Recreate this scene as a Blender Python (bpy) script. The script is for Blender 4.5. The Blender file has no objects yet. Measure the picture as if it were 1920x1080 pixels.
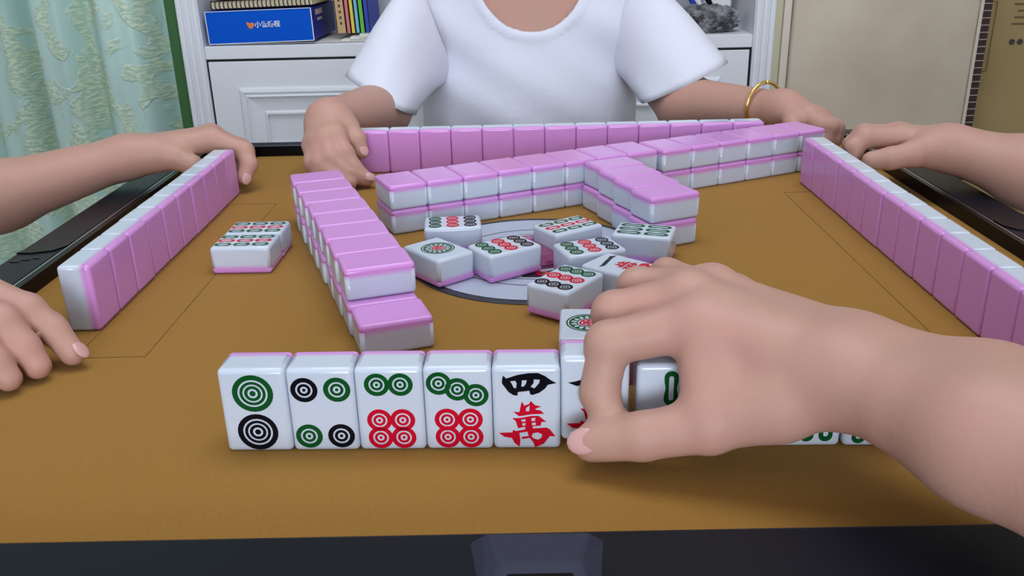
import bpy, bmesh, math, random
import numpy as np
from mathutils import Vector, Matrix
random.seed(7)
SC = bpy.context.scene
COL = SC.collection
TZ = 0.76                      # height of the felt above the floor; all coordinates below are relative to the felt
# ------------------------------------------------------------------ camera
def look_cam():
    p, yaw, roll = 0.37913, -0.00731, -0.02407
    fw = Vector((math.sin(yaw)*math.cos(p), math.cos(yaw)*math.cos(p), -math.sin(p)))
    r = Vector((math.cos(yaw), -math.sin(yaw), 0)); u = r.cross(fw)
    r2 = math.cos(roll)*r + math.sin(roll)*u; u2 = -math.sin(roll)*r + math.cos(roll)*u
    cd = bpy.data.cameras.new('camera'); co = bpy.data.objects.new('camera', cd); COL.objects.link(co)
    m = Matrix((r2, u2, -fw)).transposed().to_4x4(); m.translation = Vector((-0.0126, -0.6401, 0.2299+TZ))
    co.matrix_world = m
    cd.sensor_width = 36; cd.lens = 1680.17/1920*36; cd.clip_start = .01
    SC.camera = co
look_cam()
# ------------------------------------------------------------------ world, exposure
w = bpy.data.worlds.new('world'); SC.world = w; w.use_nodes = True
w.node_tree.nodes['Background'].inputs[0].default_value = (.75, .82, 1, 1)
w.node_tree.nodes['Background'].inputs[1].default_value = .25
SC.view_settings.view_transform = 'Standard'; SC.view_settings.look = 'None'
SC.view_settings.gamma = 1; SC.view_settings.use_curve_mapping = False
SC.view_settings.exposure = -0.80
LAMP_W = 19.0                  # watts of the ceiling panel
LAMP_C = (.86, .93, 1.0)
FILL_W = 104.0; FILL_C = (.84, .92, 1.0)   # added front fill from behind the camera, no known source
# ------------------------------------------------------------------ helpers
MATS = {}
def mat(name, col, rough=.5, spec=.5, metal=0, bump=None, var=None, sss=0, coat=0, emit=None, trans=0, sheen=0):
    m = bpy.data.materials.new(name); m.use_nodes = True; nt = m.node_tree; b = nt.nodes['Principled BSDF']
    b.inputs['Base Color'].default_value = (*col, 1); b.inputs['Roughness'].default_value = rough
    b.inputs['Specular IOR Level'].default_value = spec; b.inputs['Metallic'].default_value = metal
    b.inputs['Coat Weight'].default_value = coat; b.inputs['Transmission Weight'].default_value = trans
    b.inputs['Sheen Weight'].default_value = sheen
    if sss: b.inputs['Subsurface Weight'].default_value = sss; b.inputs['Subsurface Radius'].default_value = (1, .45, .3); b.inputs['Subsurface Scale'].default_value = .004
    if emit: b.inputs['Emission Color'].default_value = (*emit[:3], 1); b.inputs['Emission Strength'].default_value = emit[3]
    tc = nt.nodes.new('ShaderNodeTexCoord')
    if var:      # (scale, second colour, contrast lo, hi)
        n = nt.nodes.new('ShaderNodeTexNoise'); n.inputs['Scale'].default_value = var[0]; n.inputs['Detail'].default_value = 6
        nt.links.new(tc.outputs['Object'], n.inputs['Vector'])
        r = nt.nodes.new('ShaderNodeValToRGB'); r.color_ramp.elements[0].position = var[2]; r.color_ramp.elements[1].position = var[3]
        r.color_ramp.elements[0].color = (*col, 1); r.color_ramp.elements[1].color = (*var[1], 1)
        nt.links.new(n.outputs['Fac'], r.inputs['Fac']); nt.links.new(r.outputs['Color'], b.inputs['Base Color'])
    if bump:     # (scale, strength, distance)
        n = nt.nodes.new('ShaderNodeTexNoise'); n.inputs['Scale'].default_value = bump[0]; n.inputs['Detail'].default_value = 5
        nt.links.new(tc.outputs['Object'], n.inputs['Vector'])
        bp = nt.nodes.new('ShaderNodeBump'); bp.inputs['Strength'].default_value = bump[1]; bp.inputs['Distance'].default_value = bump[2]
        nt.links.new(n.outputs['Fac'], bp.inputs['Height']); nt.links.new(bp.outputs['Normal'], b.inputs['Normal'])
    MATS[name] = m; return m
def srgb(r, g, b):
    f = lambda c: c/12.92 if c <= .04045 else ((c+.055)/1.055)**2.4
    return tuple(f(c/255) for c in (r, g, b))
mat('tile_white', srgb(199, 207, 223), .16, .5, sss=.12)
mat('tile_pink', srgb(212, 146, 216), .16, .5, sss=.08)
mat('ink_green', (.003, .075, .016), .2, .18); mat('ink_red', (.55, .003, .024), .2, .18); mat('ink_black', (.003, .004, .009), .18, .18)
mat('felt', srgb(160, 118, 58), .95, .1, bump=(1400, .3, .0004), var=(900, srgb(148, 105, 46), .3, .75), sheen=.05)
mat('seam', srgb(118, 82, 42), .9)
mat('rim', (.007, .008, .013), .34, .15, bump=(1500, .05, .0002)); mat('rim_black', (.004, .004, .006), .25, .12)
mat('silver', (.7, .72, .76), .25, metal=1); mat('disc_grey', (.035, .038, .05), .45, .3); mat('disc_silver', srgb(178, 184, 202), .32)
mat('disc_black', (.012, .01, .014), .3); mat('dome', (.22, .02, .11), .05, coat=1)
mat('panel_plastic', (.03, .031, .055), .55, .2, bump=(1800, .5, .0004))
mat('skin', srgb(184, 144, 129), .5, .25, bump=(300, .2, .0008), var=(30, srgb(190, 142, 130), .3, .75), sss=.05)
mat('nail', srgb(204, 156, 154), .22, .5)
mat('shirt', srgb(216, 216, 230), .9, .2, bump=(30, .25, .006)); mat('shirt_blue', (.03, .06, .16), .9); mat('shirt_dark', (.03, .03, .035), .9)
mat('hair', (.012, .009, .008), .45); mat('trouser', (.02, .022, .04), .9)
mat('gold', (.9, .62, .2), .18, metal=1)
mat('cabinet', srgb(222, 224, 232), .45, .4); mat('gap', (.01, .01, .012), .9)
mat('wall', srgb(205, 198, 172), .9, .2, bump=(80, .1, .002)); mat('wall_white', srgb(226, 226, 226), .9, .2)
mat('ceiling', srgb(235, 235, 235), .95, .1); mat('floor', srgb(150, 135, 118), .5, var=(4, srgb(135, 118, 100), .3, .7))
mat('box_blue', srgb(4, 84, 200), .6, .08); mat('box_blue_dark', srgb(14, 34, 140), .35); mat('paper', srgb(225, 222, 215), .8)
mat('white', srgb(235, 235, 238), .5); mat('print_dark', (.05, .045, .04), .8); mat('orange', srgb(225, 120, 60), .5)
mat('cream', srgb(226, 212, 176), .8); mat('tan', srgb(196, 160, 116), .7); mat('book_pink', srgb(205, 110, 120), .6); mat('book_yellow', srgb(220, 196, 70), .6)
mat('book_cyan', srgb(110, 175, 205), .6); mat('book_green', srgb(90, 180, 60), .6); mat('book_blue', srgb(25, 50, 170), .5)
mat('coil', (.03, .02, .02), .4); mat('bag', srgb(150, 150, 155), .25, bump=(90, .9, .012), var=(40, srgb(70, 70, 74), .4, .6)); mat('brown', srgb(96, 66, 40), .6)
mat('board', srgb(206, 192, 176), .75, .25, bump=(14, .2, .01), var=(5, srgb(186, 170, 150), .35, .75))
mat('board_edge', srgb(214, 204, 190), .7); mat('stud_dark', srgb(52, 30, 30), .6); mat('rung', srgb(190, 170, 165), .6)
mat('carton', srgb(168, 146, 104), .8, .2, var=(6, srgb(156, 134, 92), .3, .7)); mat('carton_print', srgb(104, 86, 58), .9)
mat('curtain_lining', srgb(60, 104, 58), .8)
mat('lamp_panel', (.9, .9, .9), .5, emit=(*LAMP_C, 4.0)); mat('lamp_frame', (.8, .8, .8), .4)
def tile_gradient():
    m = MATS['tile_white']; nt = m.node_tree; b = nt.nodes['Principled BSDF']
    tc = nt.nodes.new('ShaderNodeTexCoord'); sp = nt.nodes.new('ShaderNodeSeparateXYZ'); nt.links.new(tc.outputs['Object'], sp.inputs[0])
    r = nt.nodes.new('ShaderNodeMapRange'); r.inputs[1].default_value = -.0063; r.inputs[2].default_value = -.0026; nt.links.new(sp.outputs['Z'], r.inputs[0])
    c = nt.nodes.new('ShaderNodeValToRGB'); c.color_ramp.interpolation = 'EASE'; c.color_ramp.elements[0].color = (*srgb(210, 158, 216), 1); c.color_ramp.elements[1].color = (*srgb(199, 207, 223), 1)
    nt.links.new(r.outputs[0], c.inputs[0]); nt.links.new(c.outputs[0], b.inputs['Base Color'])
tile_gradient()
def curtain_mat():
    m = bpy.data.materials.new('curtain'); m.use_nodes = True; nt = m.node_tree; b = nt.nodes['Principled BSDF']; MATS['curtain'] = m
    tc = nt.nodes.new('ShaderNodeTexCoord')
    n = nt.nodes.new('ShaderNodeTexNoise'); n.inputs['Scale'].default_value = 7.5; n.inputs['Detail'].default_value = 3; n.inputs['Distortion'].default_value = 1.6
    nt.links.new(tc.outputs['UV'], n.inputs['Vector'])
    r = nt.nodes.new('ShaderNodeValToRGB'); r.color_ramp.elements[0].position = .49; r.color_ramp.elements[1].position = .53
    nt.links.new(n.outputs['Fac'], r.inputs['Fac'])
    f = nt.nodes.new('ShaderNodeTexNoise'); f.inputs['Scale'].default_value = 130; f.inputs['Detail'].default_value = 3
    mp = nt.nodes.new('ShaderNodeMapping'); mp.inputs['Scale'].default_value = (.55, 1.3, 1)
    nt.links.new(tc.outputs['UV'], mp.inputs['Vector']); nt.links.new(mp.outputs['Vector'], f.inputs['Vector'])
    fr = nt.nodes.new('ShaderNodeValToRGB'); fr.color_ramp.elements[0].position = .42; fr.color_ramp.elements[1].position = .62
    fr.color_ramp.elements[0].color = (*srgb(180, 208, 188), 1); fr.color_ramp.elements[1].color = (*srgb(218, 232, 208), 1)
    nt.links.new(f.outputs['Fac'], fr.inputs['Fac'])
    mx = nt.nodes.new('ShaderNodeMix'); mx.data_type = 'RGBA'
    nt.links.new(r.outputs['Color'], mx.inputs[0]); mx.inputs[6].default_value = (*srgb(190, 220, 214), 1); nt.links.new(fr.outputs['Color'], mx.inputs[7])
    nt.links.new(mx.outputs[2], b.inputs['Base Color'])
    rr = nt.nodes.new('ShaderNodeMapRange'); rr.inputs[3].default_value = .38; rr.inputs[4].default_value = .75
    nt.links.new(r.outputs['Color'], rr.inputs[0]); nt.links.new(rr.outputs[0], b.inputs['Roughness'])
    ml = nt.nodes.new('ShaderNodeMath'); ml.operation = 'MULTIPLY'; nt.links.new(r.outputs['Color'], ml.inputs[0]); nt.links.new(f.outputs['Fac'], ml.inputs[1])
    bp = nt.nodes.new('ShaderNodeBump'); bp.inputs['Strength'].default_value = .6; bp.inputs['Distance'].default_value = .004
    nt.links.new(ml.outputs[0], bp.inputs['Height']); nt.links.new(bp.outputs['Normal'], b.inputs['Normal'])
curtain_mat()

def link(o, parent=None):
    COL.objects.link(o)
    if parent is None: o.location.z += TZ
    else: o.parent = parent
    return o
def tag(o, label, cat, group=None):
    o['label'] = label; o['category'] = cat
    if group: o['group'] = group
    return o
def thing(name, label, cat, loc=(0, 0, 0), rot=None, group=None):
    o = bpy.data.objects.new(name, None); o.empty_display_size = .01; o.location = loc
    if rot is not None: o.rotation_euler = rot
    link(o); return tag(o, label, cat, group)
def finish(me, m, smooth=False):
    for k in (m if isinstance(m, (list, tuple)) else [m]): me.materials.append(MATS[k])
    if smooth: me.polygons.foreach_set('use_smooth', [True]*len(me.polygons))
    return me
def bm_mesh(name, bm, m, smooth=False):
    bmesh.ops.recalc_face_normals(bm, faces=bm.faces)
    me = bpy.data.meshes.new(name); bm.to_mesh(me); bm.free(); return finish(me, m, smooth)
def obj(name, me, parent=None, loc=(0, 0, 0), rot=(0, 0, 0)):
    o = bpy.data.objects.new(name, me); o.location = loc; o.rotation_euler = rot
    return link(o, parent)
def structure(o): o['kind'] = 'structure'; return o
def box(bm, x0, x1, y0, y1, z0, z1, bev=0, seg=2):
    v = bmesh.ops.create_cube(bm, size=1)['verts']
    bmesh.ops.scale(bm, vec=(x1-x0, y1-y0, z1-z0), verts=v); bmesh.ops.translate(bm, vec=((x0+x1)/2, (y0+y1)/2, (z0+z1)/2), verts=v)
    if bev:
        e = list({e for q in v for e in q.link_edges}); bmesh.ops.bevel(bm, geom=e, offset=bev, segments=seg, profile=.5, affect='EDGES')
def boxo(name, b, m, parent=None, bev=0, seg=2, loc=(0, 0, 0), rot=(0, 0, 0)):
    bm = bmesh.new(); box(bm, *b, bev=bev, seg=seg); return obj(name, bm_mesh(name, bm, m), parent, loc, rot)
def lathe(bm, prof, n=32, closed=False):
    rings = [[bm.verts.new((r*math.cos(2*math.pi*i/n), r*math.sin(2*math.pi*i/n), z)) for i in range(n)] for r, z in prof]
    for a, b in zip(rings, rings[1:]):
        for i in range(n): bm.faces.new((a[i], a[(i+1) % n], b[(i+1) % n], b[i]))
    if closed: bm.faces.new(rings[-1]); bm.faces.new(rings[0][::-1])
def tube_pts(bm, pts, r, n=8):
    pts = [Vector(p) for p in pts]; rings = []
    for i, p in enumerate(pts):
        d = (pts[min(i+1, len(pts)-1)]-pts[max(i-1, 0)]).normalized()
        a = d.orthogonal().normalized() if not rings else (pa-d*pa.dot(d)).normalized()
        pa = a; b = d.cross(a); rr = r[i] if isinstance(r, (list, tuple)) else r
        rings.append([bm.verts.new(p+rr*(a*math.cos(2*math.pi*k/n)+b*math.sin(2*math.pi*k/n))) for k in range(n)])
    for a, b in zip(rings, rings[1:]):
        for i in range(n): bm.faces.new((a[i], a[(i+1) % n], b[(i+1) % n], b[i]))
    bm.faces.new(rings[0][::-1]); bm.faces.new(rings[-1])
def tubeo(name, pts, r, m, parent=None, n=8):
    bm = bmesh.new(); tube_pts(bm, pts, r, n); return obj(name, bm_mesh(name, bm, m, True), parent)

# ================================================================== structure
def room():
    X0, X1, Y0, Y1, Z0, Z1 = -1.75, 1.75, -3.3, 1.62, -TZ, 1.9
    structure(boxo('floor', (X0, X1, Y0, Y1, Z0-.05, Z0), 'floor')); structure(boxo('ceiling', (X0, X1, Y0, Y1, Z1, Z1+.05), 'ceiling'))
    structure(boxo('wall_back', (X0, X1, Y1, Y1+.08, Z0, Z1), 'wall')); structure(boxo('wall_front', (X0, X1, Y0-.08, Y0, Z0, Z1), 'wall_white'))
    structure(boxo('wall_left', (X0-.08, X0, Y0-.08, Y1+.08, Z0, Z1), 'wall_white')); structure(boxo('wall_right', (X1, X1+.08, Y0-.08, Y1+.08, Z0, Z1), 'wall_white'))
    structure(boxo('baseboard_back', (X0, X1, Y1-.012, Y1, Z0, Z0+.08), 'cabinet'))
room()
def lamp():
    t = thing('ceiling_lamp', 'wide white panel lamp on the ceiling above the table', 'lamp', (0.05, .15, 1.9))
    boxo('frame', (-.72, .72, -.47, .47, -.05, 0), 'lamp_frame', t, .01)
    boxo('diffuser', (-.7, .7, -.45, .45, -.056, -.0505), 'lamp_panel', t)
    ld = bpy.data.lights.new('panel_light', 'AREA'); ld.shape = 'RECTANGLE'; ld.size = 1.4; ld.size_y = .9; ld.energy = LAMP_W; ld.color = LAMP_C
    lo = bpy.data.objects.new('panel_light', ld); lo.location = (0, 0, -.06); link(lo, t)
lamp()
def fill_window():  # invented out-of-view source: glowing panes and area light brighten front faces
    t = boxo('fill_window_1', (-.75, .75, -.03, 0, -.6, .6), 'cabinet', None, .005, loc=(.1, -3.265, .55)); structure(t)
    for x0, x1 in ((-.70, -.015), (.015, .70)): boxo('pane', (x0, x1, .0005, .004, -.55, .55), 'fill_pane', t)
    ld = bpy.data.lights.new('fill_light', 'AREA'); ld.shape = 'RECTANGLE'; ld.size = 1.4; ld.size_y = 1.1; ld.energy = FILL_W; ld.color = FILL_C
    lo = bpy.data.objects.new('fill_light', ld); lo.location = (0, .02, 0); lo.rotation_euler = (math.radians(90), 0, 0); link(lo, t)
MATS['fill_pane'] = mat('fill_pane', (.8, .85, .9), .1, emit=(*FILL_C, 1.5))  # emissive panes of the added fill source
fill_window()
# ================================================================== table
FE = .353; RH = .0112
def table():
    t = thing('mahjong_table', 'square mahjong table with tan felt top and black glossy rim', 'table', (0, 0, -TZ))
    t.location.z = 0
    z = TZ
    P = lambda name, b, m, bev=0, seg=2, par=None: boxo(name, (b[0], b[1], b[2], b[3], b[4]+(z if par is None else 0), b[5]+(z if par is None else 0)), m, par or t, bev, seg)
    P('felt', (-FE, FE, -FE, FE, -.012, 0), 'felt')
    P('rim', (-.394, -FE-.0064, -.394, .38, -.03, RH-.0004), 'rim', .003); P('rim', (FE+.0054, .394, -.394, .38, -.03, RH-.0004), 'rim', .003)
    P('rim', (-FE-.003, FE+.003, FE+.0044, .38, -.03, RH-.0004), 'rim', .003); P('rim', (-FE-.003, FE+.003, -.42, -.3482, -.03, RH-.0004), 'rim', .002)
    for b in ((-FE-.005, -FE, -.348, FE, -.01, RH), (FE, FE+.004, -.348, FE, -.01, RH), (-FE-.005, FE+.004, FE, FE+.003, -.01, RH)):
        P('rim_liner', b, 'rim_black')
    for b in ((-FE-.0062, -FE-.0051, -.348, FE, RH-.0014, RH+.0002), (FE+.0041, FE+.0052, -.348, FE, RH-.0014, RH+.0002), (-FE, FE, FE+.0031, FE+.0042, RH-.0014, RH+.0002)):
        P('trim_strip', b, 'silver')
    # trap-door seams in the felt
    for s in (-1, 1):
        for b in ((.2344, .2349), (.2769, .2774)):
            xs = sorted((s*b[0], s*b[1])); P('felt_seam', (*xs, -.1612, .1612, -.001, .00025), 'seam')
        for y in (-.1612, .1604):
            xs = sorted((s*.235, s*.2768)); P('felt_seam', (*xs, y, y+.0005, -.001, .00025), 'seam')
    # chip pockets on the side rims
    for s in (-1, 1):
        bm = bmesh.new(); pts = [(-.0155, -.012), (-.012, -.002), (-.004, .008), (.008, .015), (.0165, .0165), (.0165, .004), (.010, -.0075), (-.004, -.0125)]
        vs = [bm.verts.new((s*-x if s > 0 else x, y, 0)) for x, y in pts]; f = bm.faces.new(vs)
        ex = bmesh.ops.extrude_face_region(bm, geom=[f]); bmesh.ops.translate(bm, vec=(0, 0, .0012), verts=[g for g in ex['geom'] if isinstance(g, bmesh.types.BMVert)])
        obj('chip_pocket', bm_mesh('chip_pocket', bm, 'rim_black'), t, (s*.3765, .013, z+RH-.0006))
    for k, (dx, dy, l) in enumerate(((0, 0, .006), (.006, .003, .004), (-.006, -.004, .007))):
        P('rim_emblem', (-.378+dx-l/2, -.378+dx+l/2, -.014+dy, -.0125+dy, RH-.001, RH+.0002), 'disc_black')
    bm = bmesh.new(); lathe(bm, [(.004, 0), (.0045, .002), (.0045, .007), (.003, .009), (.0018, .011)], 16, True); obj('rim_latch', bm_mesh('rim_latch', bm, 'rim_black'), t, (-.306, .347, z))
    # front control block
    bm = bmesh.new()
    b0 = [(-.034, -.3550), (.019, -.3550), (.013, -.40), (-.027, -.40)]; b1 = [(-.0270, -.3580), (.0125, -.3580), (.0075, -.3745), (-.0215, -.3745)]
    lo = [bm.verts.new((x, y, 0)) for x, y in b0]; hi = [bm.verts.new((x, y, .0065)) for x, y in b1]
    bm.faces.new(hi); bm.faces.new(lo[::-1])
    for i in range(4): bm.faces.new((lo[i], lo[(i+1) % 4], hi[(i+1) % 4], hi[i]))
    bmesh.ops.bevel(bm, geom=list(bm.edges), offset=.0012, segments=2, profile=.5, affect='EDGES')
    cb = obj('control_block', bm_mesh('control_block', bm, 'panel_plastic'), t, (0, 0, z+RH-.0006))
    boxo('control_window', (-.02, .006, -.388, -.3752, .0005, .0052), 'rim_black', cb, .0015)
    # body below
    P('underframe', (-.36, .36, -.36, .35, -.16, -.0125), 'rim', .01)
    P('pedestal', (-.14, .14, -.14, .14, -.70, -.1605), 'rim', .01)
    for s in (-1, 1):
        P('foot', (s*.27-.04, s*.27+.04, -.33, .33, -TZ, -TZ+.05), 'rim', .01)
        P('foot_brace', (min(s*.138, s*.232), max(s*.138, s*.232), -.06, .06, -TZ+.005, -TZ+.045), 'rim', .006)
    P('base_plate', (-.14, .14, -.14, .14, -TZ+.02, -.70), 'rim', .006)
    # centre disc
    def ring(name, prof, m, par, zz):
        bm = bmesh.new(); lathe(bm, prof, 64, name != 'disc_line'); return obj(name, bm_mesh(name, bm, m), par, (0, 0, zz))
    d = ring('centre_plate', [(.0945, -.004), (.0945, .0006), (.094, .0009), (.0885, .0009), (.0884, .0012), (.0001, .0012)], ['disc_silver', 'disc_grey'], t, z)
    for f in d.data.polygons:
        if (f.center.x**2+f.center.y**2)**.5 > .0882: f.material_index = 1
    ring('disc_line', [(.0625, .0012), (.0625, .0014), (.0618, .0014), (.0618, .0012)], 'disc_black', d, 0)
    ring('disc_line', [(.0505, .0012), (.0505, .0014), (.0500, .0014), (.0500, .0012)], 'disc_black', d, 0)
    for k in range(4):
        bm = bmesh.new(); c0 = k*math.pi/2-math.pi/2+.12; lo, hi = [], []
        for i in range(11):
            a = c0+math.radians(-19+3.8*i); lo.append((.036*math.cos(a), .036*math.sin(a))); hi.append((.0465*math.cos(a), .0465*math.sin(a)))
        f = bm.faces.new([bm.verts.new((x, y, 0)) for x, y in lo+hi[::-1]]); ex = bmesh.ops.extrude_face_region(bm, geom=[f]); bmesh.ops.translate(bm, vec=(0, 0, .0004), verts=[g for g in ex['geom'] if isinstance(g, bmesh.types.BMVert)])
        obj('wind_panel', bm_mesh('wind_panel', bm, 'disc_black'), d, (0, 0, .0011))
    ring('dice_dome', [(.031, .0012), (.031, .004), (.029, .0065), (.022, .0085), (.012, .0096), (.0005, .0099)], 'dome', d, 0)
    for k in range(4):
        bm = bmesh.new()
        for j in range(6):
            a = j*math.pi/3; v = bmesh.ops.create_circle(bm, cap_ends=True, radius=.0017, segments=8)['verts']
            bmesh.ops.translate(bm, vec=(.0033*math.cos(a), .0033*math.sin(a), 0), verts=v)
        a = k*math.pi/2+.12; obj('wind_mark', bm_mesh('wind_mark', bm, 'ink_red'), d, (.0405*math.sin(a), -.0405*math.cos(a), .0018))
table()

# ================================================================== mahjong tiles
W_, H_, T_ = .03185, .0440, .02062; PINK = .0042
PW, PT = .032, .020675          # pitch, layer height
def tile_meshes():
    out = []
    for which in (0, 1):
        bm = bmesh.new(); box(bm, -W_/2, W_/2, -H_/2, H_/2, -T_/2, T_/2, .0026, 4)
        bmesh.ops.bisect_plane(bm, geom=list(bm.verts)+list(bm.edges)+list(bm.faces), plane_co=(0, 0, -T_/2+PINK), plane_no=(0, 0, 1), clear_inner=which == 0, clear_outer=which == 1)
        be = [e for e in bm.edges if len(e.link_faces) == 1]; bmesh.ops.edgeloop_fill(bm, edges=be)
        me = bm_mesh('tile_face_layer' if which == 0 else 'tile_back_layer', bm, 'tile_white' if which == 0 else 'tile_pink')
        for p in me.polygons: p.use_smooth = max(abs(c) for c in p.normal) < .995
        out.append(me)
    return out
ME_W, ME_P = tile_meshes()
ZF = T_/2                        # printed face
def ring_mesh(name, bands, m, seg=28):
    bm = bmesh.new(); h = .00016
    for ro, ri in bands:
        e = min(.00018, (ro-max(ri, 0))*.3)
        if ri <= 0: prof = [(ro, 0), (ro-e, h), (1e-6, h)]
        else: prof = [(ro, 0), (ro-e, h), (ri+e, h), (ri, 0)]
        lathe(bm, prof, seg)
    return bm_mesh(name, bm, m)
BIG = [(1, .73), (.64, .49), (.41, .25), (.15, 0)]; SMALL = [(1, .63), (.50, .28), (.13, 0)]
def dotm(r, bands, m): return ring_mesh('engraved_dot', [(a*r, b*r) for a, b in bands], m)
DOTS = {(k, c): dotm(r, b, 'ink_'+c) for k, r, b in (('big', .0097, BIG), ('mid', .0064, SMALL), ('sm', .0059, SMALL), ('nine', .0050, [(1, .62), (.5, .28), (.14, 0)])) for c in ('green', 'red', 'black')}
def stick_mesh(L, Wd, m, slot=.34):
    bm = bmesh.new(); n = 48; h = .00016
    def outl(l, w, waist):
        pts = []; st = l-w
        for i in range(n):
            q = i/n*4
            if q < 1: a = math.pi*q; p = (w*math.cos(a), st+w*math.sin(a))
            elif q < 2: p = (-w, st-2*st*(q-1))
            elif q < 3: a = math.pi*(q-1); p = (w*math.cos(a), -st+w*math.sin(a))
            else: p = (w, -st+2*st*(q-3))
            k = 1-waist*math.exp(-(p[1]/(l*.28))**2); pts.append((p[0]*k, p[1]))
        return pts
    o = outl(L/2, Wd/2, .20); i_ = outl(L/2-Wd*(1-slot)*.62, Wd/2*slot, 0)
    A = [bm.verts.new((x, y, 0)) for x, y in o]; B = [bm.verts.new((x*.93, y*.975, h)) for x, y in o]; C = [bm.verts.new((x*1.12, y*1.02, h)) for x, y in i_]; D = [bm.verts.new((x, y, 0)) for x, y in i_]
    for P, Q in ((A, B), (B, C), (C, D)):
        for k in range(n): bm.faces.new((P[k], P[(k+1) % n], Q[(k+1) % n], Q[k]))
    return bm_mesh('engraved_stick', bm, m)
ST = {('6', 'green'): stick_mesh(.0180, .0066, 'ink_green'), ('9', 'green'): stick_mesh(.0124, .0066, 'ink_green', .42), ('9', 'red'): stick_mesh(.0124, .0066, 'ink_red', .42)}
def poly_mesh(name, loops, m, ext=.00009):
    cu = bpy.data.curves.new(name, 'CURVE'); cu.dimensions = '2D'; cu.fill_mode = 'BOTH'; cu.extrude = ext
    for lp in loops:
        s = cu.splines.new('POLY'); s.points.add(len(lp)-1); s.use_cyclic_u = True
        for q, (x, y) in zip(s.points, lp): q.co = (x, y, 0, 1)
    o = bpy.data.objects.new('tmp', cu); COL.objects.link(o); dg = bpy.context.evaluated_depsgraph_get(); dg.update()
    me = bpy.data.meshes.new_from_object(o.evaluated_get(dg)); me.materials.clear(); me.name = name
    bpy.data.objects.remove(o); bpy.data.curves.remove(cu); return finish(me, m)
def glyph(loops):                # traced on a 826 x 1080 grid, 6.354 px per picture pixel
    return [[((x/6.354-58)/126*.032, (163-y/6.354)/153*.0441-.02205) for x, y in lp] for lp in loops]
FOUR = glyph([[(105, 160), (140, 195), (270, 155), (400, 135), (510, 135), (590, 170), (660, 220), (718, 250), (620, 268), (590, 310), (520, 360), (440, 385), (415, 375), (405, 335), (270, 350), (268, 390), (220, 385), (165, 350), (120, 290), (90, 250), (92, 205)],
    [(185, 225), (245, 220), (262, 250), (250, 310), (225, 300), (200, 250)], [(320, 215), (380, 215), (365, 260), (340, 290), (312, 285), (320, 240)], [(460, 205), (530, 210), (520, 250), (465, 310), (420, 290), (455, 250)]])
TENK = glyph([[(315, 460), (345, 510), (400, 490), (420, 455), (470, 505), (540, 520), (470, 545), (480, 560), (530, 565), (575, 605), (430, 610), (280, 632), (215, 580), (285, 585), (300, 520)], [(360, 575), (365, 535), (408, 505), (400, 575)],
    [(200, 655), (290, 655), (430, 630), (510, 630), (600, 700), (545, 700), (530, 745), (440, 752), (440, 780), (600, 770), (640, 790), (705, 875), (640, 870), (570, 960), (465, 1005), (440, 940), (400, 890), (310, 905), (305, 880), (390, 870), (375, 815), (280, 830), (290, 920), (280, 998), (220, 950), (190, 890), (150, 885), (100, 875), (40, 830), (195, 825), (210, 795), (240, 810), (350, 790), (350, 755), (265, 775), (240, 690)],
    [(305, 672), (355, 667), (355, 695), (310, 700)], [(315, 715), (355, 712), (355, 740), (320, 748)], [(425, 655), (470, 650), (468, 690), (425, 692)], [(430, 710), (475, 708), (475, 740), (430, 742)], [(425, 870), (440, 835), (500, 825), (550, 850), (540, 890), (500, 915), (440, 895)]])
ONE = [[(-.0125, .0090), (-.0095, .0095), (-.002, .0118), (.0045, .0135), (.0085, .0150), (.0125, .0120), (.0080, .0118), (.0030, .0105), (-.0035, .0085), (-.0085, .0072)]]
CH = {'four': poly_mesh('engraved_character', FOUR, 'ink_black'), 'tenk': poly_mesh('engraved_character', TENK, 'ink_red'), 'one': poly_mesh('engraved_character', ONE, 'ink_black')}
def one_dot_meshes():
    r = .0121; g = ring_mesh('engraved_ring', [(r, r*.92), (r*.86, r*.76), (r*.50, r*.44)], 'ink_green', 40)
    bm = bmesh.new()
    for k in range(14):
        a = 2*math.pi*k/14; h = .00012
        for i, (rr, w) in enumerate(((r*.49, .06), (r*.77, .085))):
            pass
        q = [(r*.48, -.05), (r*.48, .05), (r*.62, .07), (r*.78, .14), (r*.78, -.14), (r*.62, -.07)]
        bm.faces.new([bm.verts.new((rr*math.cos(a+d), rr*math.sin(a+d), h)) for rr, d in q])
    sp = bm_mesh('engraved_spokes', bm, 'ink_green')
    bm = bmesh.new(); lathe(bm, [(r*.38, 0), (r*.37, .00015), (r*.29, .00015), (r*.28, 0)], 32)
    for k in range(6):
        a = k*math.pi/3 if k < 5 else 0; v = bmesh.ops.create_circle(bm, cap_ends=True, radius=r*.085, segments=10)['verts']
        a = 2*math.pi*k/5; rr = r*.17 if k < 5 else 0
        bmesh.ops.translate(bm, vec=(rr*math.cos(a), rr*math.sin(a), .00014), verts=v)
    return g, sp, bm_mesh('engraved_flower', bm, 'ink_red')
ONED = one_dot_meshes()
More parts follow.
